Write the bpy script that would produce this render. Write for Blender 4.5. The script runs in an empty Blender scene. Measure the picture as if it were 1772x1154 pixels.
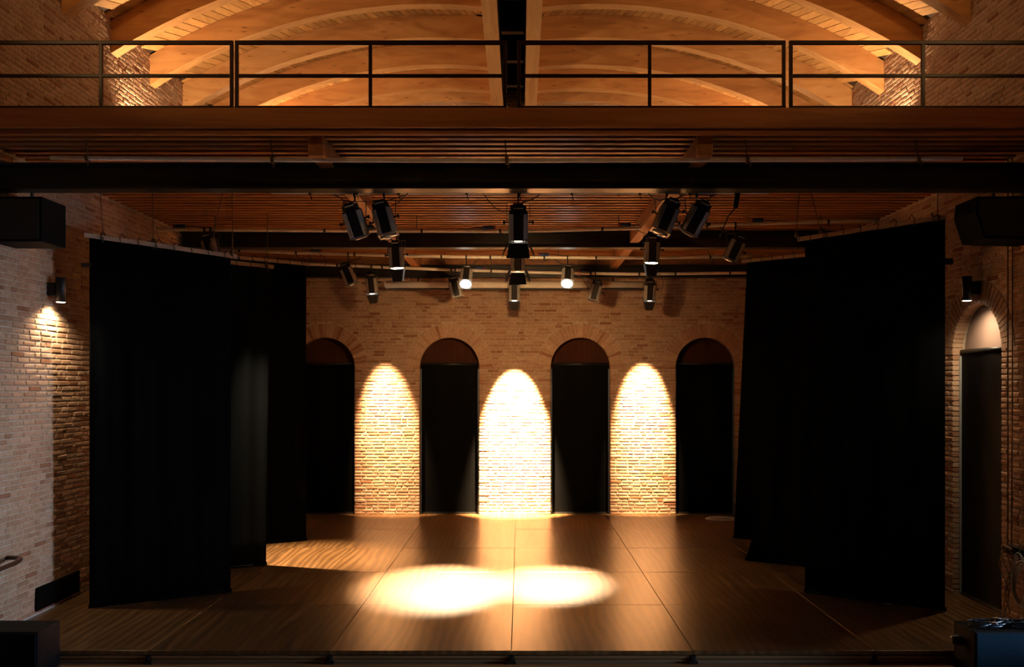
import bpy, bmesh, math, random
from mathutils import Vector, Matrix
random.seed(7)
S = bpy.context.scene
COL = S.collection
PI = math.pi

# ------------------------------------------------------------------ camera, world, exposure
F = 1542.0; UC, VC, EYE = 900.0, 664.0, 2.87
cd = bpy.data.cameras.new('camera'); cam = bpy.data.objects.new('camera', cd); COL.objects.link(cam)
cam.location = (0, 0, EYE); cam.rotation_euler = (PI/2, 0, 0)
cd.sensor_width = 36.0; cd.lens = 36.0*F/1772.0
cd.shift_x = -14.0/1772; cd.shift_y = 87.0/1772
cd.clip_end = 200
S.camera = cam
W = bpy.data.worlds.new('world'); S.world = W; W.use_nodes = True
W.node_tree.nodes['Background'].inputs[0].default_value = (0.55, 0.68, 1.0, 1)
W.node_tree.nodes['Background'].inputs[1].default_value = 1.0
S.view_settings.view_transform = 'Standard'; S.view_settings.look = 'None'
S.view_settings.gamma = 1.0; S.view_settings.use_curve_mapping = False
S.view_settings.exposure = -0.12
S.cycles.max_bounces = 8; S.cycles.diffuse_bounces = 5; S.cycles.glossy_bounces = 3

# daylight of the hall's tall window in the right wall, in front of the stage
DAY_POWER = 76.0
ld = bpy.data.lights.new('window_daylight', 'AREA'); ld.shape = 'RECTANGLE'; ld.size = 1.15; ld.size_y = 2.6
ld.energy = DAY_POWER; ld.color = (0.58, 0.76, 1.0); ld.spread = math.radians(42)
lo = bpy.data.objects.new('window_daylight', ld); COL.objects.link(lo)
lo.location = (6.32, 8.6, 1.45); lo.rotation_euler = (PI/2, 0, PI/2 - 0.13)

WARM = (1.0, 0.66, 0.34)
WARM3 = (1.0, 0.73, 0.43)
WARM2 = (1.0, 0.60, 0.26)

XL, XR, YB, YF = -6.03, 5.93, 19.58, 9.58
XM = -0.13
ZC = 5.58                       # underside of the slatted ceiling
HF = -0.14                      # hall floor

def P(u, v, Y):
    return Vector(((u-UC)*Y/F, Y, EYE-(v-VC)*Y/F))

# ------------------------------------------------------------------ materials
def nt(name):
    m = bpy.data.materials.new(name); m.use_nodes = True
    n = m.node_tree; b = n.nodes['Principled BSDF']
    return m, n, b
def plain(name, col, rough=0.6, metal=0.0, var=0.15, scale=6.0, bump=0.0, spec=0.5, bscale=60.0, emit=None, es=0.0):
    m, n, b = nt(name)
    tc = n.nodes.new('ShaderNodeTexCoord')
    ns = n.nodes.new('ShaderNodeTexNoise'); ns.inputs['Scale'].default_value = scale; ns.inputs['Detail'].default_value = 4
    n.links.new(tc.outputs['Object'], ns.inputs['Vector'])
    rp = n.nodes.new('ShaderNodeValToRGB')
    a = [max(0, c*(1-var)) for c in col]; c2 = [min(1, c*(1+var)) for c in col]
    rp.color_ramp.elements[0].position = 0.3; rp.color_ramp.elements[1].position = 0.7
    rp.color_ramp.elements[0].color = (*a, 1); rp.color_ramp.elements[1].color = (*c2, 1)
    n.links.new(ns.outputs['Fac'], rp.inputs['Fac']); n.links.new(rp.outputs['Color'], b.inputs['Base Color'])
    b.inputs['Roughness'].default_value = rough; b.inputs['Metallic'].default_value = metal
    b.inputs['Specular IOR Level'].default_value = spec
    if bump:
        n2 = n.nodes.new('ShaderNodeTexNoise'); n2.inputs['Scale'].default_value = bscale; n2.inputs['Detail'].default_value = 3
        n.links.new(tc.outputs['Object'], n2.inputs['Vector'])
        bp = n.nodes.new('ShaderNodeBump'); bp.inputs['Strength'].default_value = bump; bp.inputs['Distance'].default_value = 0.01
        n.links.new(n2.outputs['Fac'], bp.inputs['Height']); n.links.new(bp.outputs['Normal'], b.inputs['Normal'])
    if emit:
        b.inputs['Emission Color'].default_value = (*emit, 1); b.inputs['Emission Strength'].default_value = es
    return m
def brickmat(name, c0, c1, c2):
    m, n, b = nt(name)
    at = n.nodes.new('ShaderNodeAttribute'); at.attribute_name = 'tone'
    rp = n.nodes.new('ShaderNodeValToRGB'); e = rp.color_ramp.elements
    e[0].position = 0.0; e[0].color = (*c0, 1); e[1].position = 1.0; e[1].color = (*c2, 1)
    k = e.new(0.35); k.color = (*c1, 1)
    n.links.new(at.outputs['Fac'], rp.inputs['Fac'])
    ge = n.nodes.new('ShaderNodeNewGeometry')
    ns = n.nodes.new('ShaderNodeTexNoise'); ns.inputs['Scale'].default_value = 22; ns.inputs['Detail'].default_value = 5
    n.links.new(ge.outputs['Position'], ns.inputs['Vector'])
    mx = n.nodes.new('ShaderNodeMixRGB'); mx.blend_type = 'MULTIPLY'; mx.inputs['Fac'].default_value = 0.45
    r2 = n.nodes.new('ShaderNodeValToRGB'); r2.color_ramp.elements[0].position = 0.3; r2.color_ramp.elements[1].position = 0.65
    r2.color_ramp.elements[0].color = (0.45, 0.42, 0.4, 1)
    n.links.new(ns.outputs['Fac'], r2.inputs['Fac'])
    n.links.new(rp.outputs['Color'], mx.inputs['Color1']); n.links.new(r2.outputs['Color'], mx.inputs['Color2'])
    n.links.new(mx.outputs['Color'], b.inputs['Base Color'])
    b.inputs['Roughness'].default_value = 0.9; b.inputs['Specular IOR Level'].default_value = 0.15
    n2 = n.nodes.new('ShaderNodeTexNoise'); n2.inputs['Scale'].default_value = 70; n2.inputs['Detail'].default_value = 3
    n.links.new(ge.outputs['Position'], n2.inputs['Vector'])
    bp = n.nodes.new('ShaderNodeBump'); bp.inputs['Strength'].default_value = 0.35; bp.inputs['Distance'].default_value = 0.01
    n.links.new(n2.outputs['Fac'], bp.inputs['Height']); n.links.new(bp.outputs['Normal'], b.inputs['Normal'])
    return m
def wood(name, dark, mid, light, stretch=(1, 1, 1), scale=3.0, rough=0.5, knots=0.0, spec=0.4, world=False, bump=0.08, randomise=0.0, wear=0.0, soft=False, swirl=0.0):
    m, n, b = nt(name)
    if world:
        src = n.nodes.new('ShaderNodeNewGeometry').outputs['Position']
    else:
        src = n.nodes.new('ShaderNodeTexCoord').outputs['Object']
    mp = n.nodes.new('ShaderNodeMapping'); mp.inputs['Scale'].default_value = stretch
    n.links.new(src, mp.inputs['Vector'])
    vec = mp.outputs['Vector']
    oi = n.nodes.new('ShaderNodeObjectInfo')
    ad = n.nodes.new('ShaderNodeVectorMath'); ad.operation = 'ADD'
    mu = n.nodes.new('ShaderNodeVectorMath'); mu.operation = 'SCALE'; mu.inputs['Scale'].default_value = 17.0
    cb = n.nodes.new('ShaderNodeCombineXYZ')
    for i in range(3): n.links.new(oi.outputs['Random'], cb.inputs[i])
    n.links.new(cb.outputs['Vector'], mu.inputs[0]); n.links.new(vec, ad.inputs[0]); n.links.new(mu.outputs['Vector'], ad.inputs[1])
    vec = ad.outputs['Vector']
    ns = n.nodes.new('ShaderNodeTexNoise'); ns.inputs['Scale'].default_value = scale; ns.inputs['Detail'].default_value = 6
    ns.inputs['Distortion'].default_value = 1.2
    n.links.new(vec, ns.inputs['Vector'])
    rp = n.nodes.new('ShaderNodeValToRGB'); e = rp.color_ramp.elements
    e[0].position = 0.28; e[0].color = (*dark, 1); e[1].position = 0.74; e[1].color = (*light, 1)
    k = e.new(0.5); k.color = (*mid, 1)
    n.links.new(ns.outputs['Fac'], rp.inputs['Fac'])
    out = rp.outputs['Color']
    if soft:
        e[0].position = 0.12; e[-1].position = 0.88; ns.inputs['Distortion'].default_value = 0.3; ns.inputs['Detail'].default_value = 4
    if swirl:
        wv = n.nodes.new('ShaderNodeTexWave'); wv.wave_type = 'BANDS'; wv.bands_direction = 'X'
        wv.inputs['Scale'].default_value = 0.9; wv.inputs['Distortion'].default_value = 11; wv.inputs['Detail'].default_value = 2.5; wv.inputs['Detail Scale'].default_value = 0.8
        n.links.new(vec, wv.inputs['Vector'])
        rw = n.nodes.new('ShaderNodeValToRGB'); rw.color_ramp.elements[0].color = (0.55, 0.5, 0.45, 1); rw.color_ramp.elements[1].color = (1.25, 1.25, 1.25, 1)
        n.links.new(wv.outputs['Fac'], rw.inputs['Fac'])
        mw = n.nodes.new('ShaderNodeMixRGB'); mw.blend_type = 'MULTIPLY'; mw.inputs['Fac'].default_value = swirl*2
        n.links.new(out, mw.inputs['Color1']); n.links.new(rw.outputs['Color'], mw.inputs['Color2']); out = mw.outputs['Color']
    if randomise:
        mr = n.nodes.new('ShaderNodeMapRange'); mr.inputs['To Min'].default_value = 1-randomise; mr.inputs['To Max'].default_value = 1+randomise*0.6
        n.links.new(oi.outputs['Random'], mr.inputs['Value'])
        sc = n.nodes.new('ShaderNodeVectorMath'); sc.operation = 'SCALE'
        n.links.new(out, sc.inputs[0]); n.links.new(mr.outputs['Result'], sc.inputs['Scale']); out = sc.outputs['Vector']
    if knots:
        kn = n.nodes.new('ShaderNodeTexVoronoi'); kn.inputs['Scale'].default_value = knots
        n.links.new(vec, kn.inputs['Vector'])
        r3 = n.nodes.new('ShaderNodeValToRGB'); r3.color_ramp.elements[0].position = 0.05; r3.color_ramp.elements[1].position = 0.17
        r3.color_ramp.elements[0].color = (0.35, 0.24, 0.18, 1)
        n.links.new(kn.outputs['Distance'], r3.inputs['Fac'])
        mx = n.nodes.new('ShaderNodeMixRGB'); mx.blend_type = 'MULTIPLY'; mx.inputs['Fac'].default_value = 0.8
        n.links.new(out, mx.inputs['Color1']); n.links.new(r3.outputs['Color'], mx.inputs['Color2']); out = mx.outputs['Color']
    n.links.new(out, b.inputs['Base Color'])
    b.inputs['Roughness'].default_value = rough; b.inputs['Specular IOR Level'].default_value = spec
    if wear:
        wn = n.nodes.new('ShaderNodeTexNoise'); wn.inputs['Scale'].default_value = 1.6; wn.inputs['Detail'].default_value = 5
        n.links.new(src, wn.inputs['Vector'])
        mr2 = n.nodes.new('ShaderNodeMapRange'); mr2.inputs['From Min'].default_value = 0.3; mr2.inputs['From Max'].default_value = 0.7
        mr2.inputs['To Min'].default_value = rough-wear; mr2.inputs['To Max'].default_value = rough+wear
        n.links.new(wn.outputs['Fac'], mr2.inputs['Value']); n.links.new(mr2.outputs['Result'], b.inputs['Roughness'])
    if bump:
        bp = n.nodes.new('ShaderNodeBump'); bp.inputs['Strength'].default_value = bump; bp.inputs['Distance'].default_value = 0.01
        n.links.new(ns.outputs['Fac'], bp.inputs['Height']); n.links.new(bp.outputs['Normal'], b.inputs['Normal'])
    return m

M = {}
M['brick'] = brickmat('brick', (0.28, 0.11, 0.054), (0.42, 0.24, 0.145), (0.52, 0.335, 0.22))
M['mortar'] = plain('mortar', (0.45, 0.345, 0.25), 0.95, var=0.2, scale=14, bump=0.4, spec=0.1)
M['roofboard'] = wood('roof_board', (0.48, 0.23, 0.07), (0.58, 0.295, 0.095), (0.68, 0.37, 0.135), (3, 0.25, 3), 3, 0.6, knots=0.6, randomise=0.22, world=False)
M['glulam'] = wood('glulam_timber', (0.40, 0.175, 0.055), (0.52, 0.25, 0.085), (0.62, 0.33, 0.125), (0.5, 4, 2.2), 2.2, 0.5, knots=5.0, randomise=0.12)
M['spinewood'] = wood('ridge_timber', (0.40, 0.18, 0.06), (0.50, 0.25, 0.09), (0.58, 0.31, 0.13), (4, 0.3, 4), 2.0, 0.5, knots=1.0)
M['fascia'] = wood('fascia_timber', (0.30, 0.105, 0.026), (0.40, 0.15, 0.038), (0.48, 0.20, 0.055), (0.3, 5, 5), 2.2, 0.5, knots=1.2)
M['slat'] = wood('slat_timber', (0.36, 0.14, 0.04), (0.46, 0.19, 0.058), (0.55, 0.25, 0.08), (0.3, 6, 6), 2.0, 0.45, randomise=0.2)
M['joist'] = wood('joist_timber', (0.30, 0.12, 0.036), (0.38, 0.16, 0.05), (0.46, 0.21, 0.075), (5, 0.3, 5), 2.0, 0.5)
M['stage'] = wood('stage_plywood', (0.07, 0.031, 0.010), (0.125, 0.060, 0.020), (0.20, 0.105, 0.040), (3.0, 0.55, 1), 1.7, 0.30, randomise=0.2, spec=0.75, bump=0.0, soft=True, swirl=0.4)
M['stageedge'] = wood('stage_edge_ply', (0.16, 0.08, 0.03), (0.22, 0.12, 0.05), (0.28, 0.16, 0.07), (0.4, 3, 12), 3, 0.5)
M['hallfloor'] = wood('hall_floor_wood', (0.20, 0.09, 0.032), (0.27, 0.125, 0.046), (0.33, 0.16, 0.06), (0.4, 3, 1), 2, 0.4)
M['velvet'] = plain('black_stage_cloth', (0.0016, 0.0016, 0.0018), 0.95, var=0.3, scale=3, spec=0.02)
M['blind'] = plain('black_blind_cloth', (0.0012, 0.0012, 0.0013), 0.6, var=0.2, scale=2, spec=0.05)
M['shutter'] = wood('brown_shutter', (0.040, 0.014, 0.007), (0.052, 0.019, 0.009), (0.065, 0.024, 0.012), (6, 6, 0.5), 2, 0.8, spec=0.05)
M['plaster'] = plain('lunette_plaster', (0.20, 0.125, 0.095), 0.85, var=0.06, scale=3, bump=0.1)
M['railpaint'] = plain('guide_rail_grey', (0.12, 0.16, 0.22), 0.45, 0.2, var=0.08)
M['black'] = plain('black_painted_steel', (0.010, 0.009, 0.009), 0.42, 0.0, var=0.2, spec=0.35)
M['ibeam'] = plain('dark_beam_paint', (0.014, 0.012, 0.010), 0.38, 0.0, var=0.2, spec=0.4, scale=4)
M['railing'] = plain('oxide_red_railing', (0.022, 0.007, 0.005), 0.38, 0.0, var=0.2, spec=0.4)
M['pipe'] = plain('aluminium_pipe', (0.88, 0.84, 0.77), 0.28, 0.05, var=0.08, scale=9)
M['silver'] = plain('brushed_aluminium', (0.40, 0.385, 0.37), 0.42, 0.3, var=0.08, scale=12)
M['rim'] = plain('bright_rim', (0.80, 0.80, 0.78), 0.25, 0.7, var=0.05)
M['lampblack'] = plain('lantern_black', (0.012, 0.012, 0.012), 0.5, 0.0, var=0.2, spec=0.3)
M['lens'] = plain('lens_glass_dark', (0.10, 0.11, 0.12), 0.1, 0.0, var=0.05)
M['lens_lit'] = plain('lens_glass_lit', (0.9, 0.9, 0.9), 0.2, 0, var=0.02, emit=(1.0, 0.97, 0.88), es=30)
M['lens_glow'] = plain('lens_glass_glowing', (0.9, 0.9, 0.9), 0.2, 0, var=0.02, emit=(1.0, 0.90, 0.72), es=18)
M['bulb'] = plain('sconce_bulb_glass', (0.9, 0.9, 0.9), 0.2, 0, var=0.02, emit=(1.0, 0.93, 0.85), es=10)
M['roofdark'] = plain('roof_shell_dark', (0.05, 0.025, 0.01), 0.8)
M['pitch'] = plain('matt_black', (0.002, 0.0018, 0.0016), 0.9, spec=0.05)
M['batten'] = wood('batten_timber', (0.42, 0.30, 0.20), (0.55, 0.40, 0.27), (0.64, 0.49, 0.35), (0.5, 0.5, 4), 3, 0.7)
M['rope'] = plain('hemp_rope', (0.15, 0.09, 0.04), 0.9, var=0.3, scale=60)
M['cableblack'] = plain('black_cable', (0.012, 0.012, 0.014), 0.45, var=0.2)
M['cablewhite'] = plain('pale_grey_cable', (0.50, 0.50, 0.52), 0.5, var=0.1)
M['cableblue'] = plain('daylight_blue_cable', (0.012, 0.026, 0.045), 0.3, var=0.2)  # bluish daylight on the cables is worked into this colour
M['plugblue'] = plain('blue_plug_plastic', (0.02, 0.045, 0.16), 0.45, var=0.2)
M['plugred'] = plain('red_plug_plastic', (0.30, 0.015, 0.01), 0.45, var=0.1)
M['screen'] = plain('cream_screen_case', (0.82, 0.76, 0.66), 0.45, var=0.05)
M['speaker'] = plain('black_speaker_paint', (0.004, 0.004, 0.005), 0.6, var=0.3, scale=40, bump=0.3, spec=0.06)
M['grille'] = plain('daylight_blue_grille', (0.006, 0.020, 0.035), 0.9, var=0.25, scale=120, bump=0.3, bscale=200, spec=0.04)  # blue of the window daylight is put into the base colour
M['handrail'] = wood('dark_handrail', (0.04, 0.015, 0.008), (0.06, 0.024, 0.012), (0.08, 0.034, 0.018), (4, 0.5, 4), 3, 0.35)
M['vent'] = plain('vent_black', (0.006, 0.006, 0.006), 0.6, var=0.2)
M['chrome'] = plain('plug_chrome', (0.8, 0.8, 0.8), 0.2, 0.9, var=0.05)
M['frame'] = plain('window_frame_paint', (0.25, 0.24, 0.23), 0.5, var=0.1)
def glassmat():
    m, n, b = nt('window_glass')
    tr = n.nodes.new('ShaderNodeBsdfTransparent'); gl = n.nodes.new('ShaderNodeBsdfGlossy'); gl.inputs['Roughness'].default_value = 0.05
    mx = n.nodes.new('ShaderNodeMixShader'); mx.inputs[0].default_value = 0.08
    n.links.new(tr.outputs[0], mx.inputs[1]); n.links.new(gl.outputs[0], mx.inputs[2])
    n.links.new(mx.outputs[0], n.nodes['Material Output'].inputs['Surface'])
    return m
M['glass'] = glassmat()
def thin_cloth(m, k):
    n = m.node_tree; b = n.nodes['Principled BSDF']
    tr = n.nodes.new('ShaderNodeBsdfTranslucent'); tr.inputs['Color'].default_value = (0.85, 0.92, 1.0, 1)
    mx = n.nodes.new('ShaderNodeMixShader'); mx.inputs[0].default_value = k
    n.links.new(b.outputs[0], mx.inputs[1]); n.links.new(tr.outputs[0], mx.inputs[2])
    n.links.new(mx.outputs[0], n.nodes['Material Output'].inputs['Surface'])
thin_cloth(M['velvet'], 0.045)

# ------------------------------------------------------------------ mesh helpers
class MB:
    def __init__(s): s.v = []; s.f = []; s.sm = []
    def add(s, vs, fs, smooth=False):
        o = len(s.v); s.v += [tuple(p) for p in vs]
        s.f += [tuple(i+o for i in f) for f in fs]; s.sm += [smooth]*len(fs); return s
    def box(s, x0, x1, y0, y1, z0, z1):
        return s.add([(x0,y0,z0),(x1,y0,z0),(x1,y1,z0),(x0,y1,z0),(x0,y0,z1),(x1,y0,z1),(x1,y1,z1),(x0,y1,z1)],
                     [(0,3,2,1),(4,5,6,7),(0,1,5,4),(1,2,6,5),(2,3,7,6),(3,0,4,7)])
    def bbox(s, x0, x1, y0, y1, z0, z1, b):
        """box with all edges chamfered by b"""
        bm = bmesh.new(); bmesh.ops.create_cube(bm, size=1)
        for v in bm.verts:
            v.co = Vector(((x0+x1)/2+v.co.x*(x1-x0), (y0+y1)/2+v.co.y*(y1-y0), (z0+z1)/2+v.co.z*(z1-z0)))
        bmesh.ops.bevel(bm, geom=list(bm.edges), offset=b, segments=2, profile=0.5, affect='EDGES')
        bm.verts.ensure_lookup_table()
        s.add([v.co[:] for v in bm.verts], [[v.index for v in f.verts] for f in bm.faces]); bm.free(); return s
    def prism(s, poly, axis, a0, a1):
        """poly 2D extruded along axis; for 'y' poly is (x,z), 'x' -> (y,z), 'z' -> (x,y)"""
        def mk(p, a):
            if axis == 'y': return (p[0], a, p[1])
            if axis == 'x': return (a, p[0], p[1])
            return (p[0], p[1], a)
        n = len(poly)
        vs = [mk(p, a0) for p in poly]+[mk(p, a1) for p in poly]
        fs = [tuple(range(n)), tuple(range(2*n-1, n-1, -1))]
        fs += [(i, n+i, n+(i+1) % n, (i+1) % n) for i in range(n)]
        return s.add(vs, fs)
    def tube(s, pts, r, n=8, caps=True, closed=False):
        pts = [Vector(p) for p in pts]; m = len(pts); rings = []
        up = None
        for i, p in enumerate(pts):
            if closed: t = pts[(i+1) % m]-pts[i-1]
            else: t = pts[min(i+1, m-1)]-pts[max(i-1, 0)]
            t.normalize()
            if up is None:
                up = Vector((0, 0, 1)) if abs(t.z) < 0.9 else Vector((1, 0, 0))
            a = t.cross(up)
            if a.length < 1e-4: a = t.orthogonal()
            a.normalize(); b = a.cross(t).normalized(); up = b
            rr = r[i] if isinstance(r, (list, tuple)) else r
            rings.append([p+a*(math.cos(2*PI*k/n)*rr)+b*(math.sin(2*PI*k/n)*rr) for k in range(n)])
        o = len(s.v)
        vs = [q for rg in rings for q in rg]; fs = []
        for i in range(m if closed else m-1):
            j = (i+1) % m
            for k in range(n):
                fs.append((i*n+k, i*n+(k+1) % n, j*n+(k+1) % n, j*n+k))
        s.add(vs, fs, True)
        if caps and not closed:
            s.f += [tuple(o+k for k in range(n-1, -1, -1)), tuple(o+(m-1)*n+k for k in range(n))]; s.sm += [False, False]
        return s
    def bar(s, p, q, w, h, up=(0, 0, 1)):
        """rectangular bar from p to q, w across, h along up"""
        p = Vector(p); q = Vector(q); t = (q-p).normalized(); up = Vector(up)
        a = t.cross(up).normalized()*(w/2); b = a.cross(t).normalized()*(h/2)
        return s.add([p-a-b, p+a-b, p+a+b, p-a+b, q-a-b, q+a-b, q+a+b, q-a+b],
                     [(0,1,2,3),(7,6,5,4),(0,4,5,1),(1,5,6,2),(2,6,7,3),(3,7,4,0)])
    def lathe(s, prof, n=20, smooth=True):
        vs = []; fs = []
        for (r, z) in prof:
            vs += [(r*math.cos(2*PI*k/n), r*math.sin(2*PI*k/n), z) for k in range(n)]
        for i in range(len(prof)-1):
            for k in range(n): fs.append((i*n+k, i*n+(k+1) % n, (i+1)*n+(k+1) % n, (i+1)*n+k))
        o = len(s.v); s.add(vs, fs, smooth)
        s.f += [tuple(o+k for k in range(n-1, -1, -1)), tuple(o+(len(prof)-1)*n+k for k in range(n))]; s.sm += [False, False]
        return s
    def mesh(s, name, mat):
        me = bpy.data.meshes.new(name); me.from_pydata([tuple(p) for p in s.v], [], s.f)
        me.polygons.foreach_set('use_smooth', s.sm)
        me.materials.append(M[mat] if isinstance(mat, str) else mat)
        bm = bmesh.new(); bm.from_mesh(me); bmesh.ops.recalc_face_normals(bm, faces=bm.faces); bm.to_mesh(me); bm.free()
        me.update(); return me
    def obj(s, name, mat, parent=None, loc=None, rot=None):
        return link(name, s.mesh(name, mat), parent, loc, rot)
def link(name, me, parent=None, loc=None, rot=None, mat=None):
    o = bpy.data.objects.new(name, me); COL.objects.link(o)
    if parent is not None: o.parent = parent
    if mat is not None: o.matrix_basis = mat
    if loc is not None: o.location = loc
    if rot is not None: o.rotation_euler = rot
    return o
def tag(o, label, cat=None, group=None, kind=None):
    if label: o['label'] = label
    if cat: o['category'] = cat
    if group: o['group'] = group
    if kind: o['kind'] = kind
    return o
def empty(name, loc=(0, 0, 0), rz=0.0):
    o = bpy.data.objects.new(name, None); COL.objects.link(o); o.location = loc; o.rotation_euler = (0, 0, rz); o.empty_display_size = 0.1
    return o
def sag(p, q, d, n=8):
    p = Vector(p); q = Vector(q)
    return [p.lerp(q, i/n)-Vector((0, 0, d*4*(i/n)*(1-i/n))) for i in range(n+1)]
def add_spot(name, parent, loc, target, power, half, color, blend=0.4, radius=0.04):
    l = bpy.data.lights.new(name, 'SPOT'); l.energy = power; l.color = color; l.spot_size = 2*half; l.spot_blend = blend
    l.shadow_soft_size = radius
    o = bpy.data.objects.new(name, l); COL.objects.link(o)
    d = (Vector(target)-Vector(loc)).normalized()
    o.rotation_euler = d.to_track_quat('-Z', 'Y').to_euler()
    o.location = Vector(loc)
    if parent is not None:
        o.parent = parent; o.location = Vector(loc)-parent.location
    return o

# ------------------------------------------------------------------ brick walls
PITCH, BH, JT = 0.0695, 0.0575, 0.012
def brick_geo(x0, x1, z0, z1, proud, depth, rnd):
    """8+4 vert brick: local, outward = -y, wall face at y=0"""
    b = 0.009+rnd.random()*0.005
    j = lambda a: (rnd.random()-0.5)*a
    y0 = -proud
    yb = y0+b*0.9
    fr = [(x0+b+j(.006), y0+j(.004), z0+b+j(.006)), (x1-b+j(.006), y0+j(.004), z0+b+j(.006)),
          (x1-b+j(.006), y0+j(.004), z1-b+j(.006)), (x0+b+j(.006), y0+j(.004), z1-b+j(.006))]
    md = [(x0+j(.004), yb, z0+j(.005)), (x1+j(.004), yb, z0+j(.005)), (x1+j(.004), yb, z1+j(.005)), (x0+j(.004), yb, z1+j(.005))]
    bk = [(p[0], depth, p[2]) for p in md]
    vs = fr+md+bk
    fs = [(0, 1, 2, 3)]+[(i, 4+i, 4+(i+1) % 4, (i+1) % 4) for i in range(4)]+[(4+i, 8+i, 8+(i+1) % 4, 4+(i+1) % 4) for i in range(4)]
    return vs, fs
def tone_mesh(name, vs, fs, tones):
    me = bpy.data.meshes.new(name); me.from_pydata(vs, [], fs)
    at = me.attributes.new('tone', 'FLOAT', 'FACE'); at.data.foreach_set('value', tones)
    me.materials.append(M['brick']); me.update(); return me
def rtone(rnd):
    t = rnd.random()
    return 0.05+0.25*rnd.random() if t < 0.14 else 0.3+0.7*rnd.random()
rb = random.Random(3)
POOL = {}
for key, L in (('s', 0.246), ('h', 0.118)):
    POOL[key] = []
    for i in range(40):
        vs, fs = brick_geo(-L/2, L/2, -BH/2, BH/2, 0.008+0.005*rb.random(), 0.03, rb)
        POOL[key].append(tone_mesh('brick', vs, fs, [rtone(rb)]*len(fs)))
def vous_mesh(ri, ro, da, proud, depth, rnd):
    vs0, fs = brick_geo(ri, ro, -0.5, 0.5, proud, depth, rnd)
    vs = []
    for (x, y, z) in vs0:
        k = (x*da-0.011)/1.0
        vs.append((x, y, z*k))
    return tone_mesh('arch_brick', vs, fs, [rtone(rnd)]*len(fs))

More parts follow.
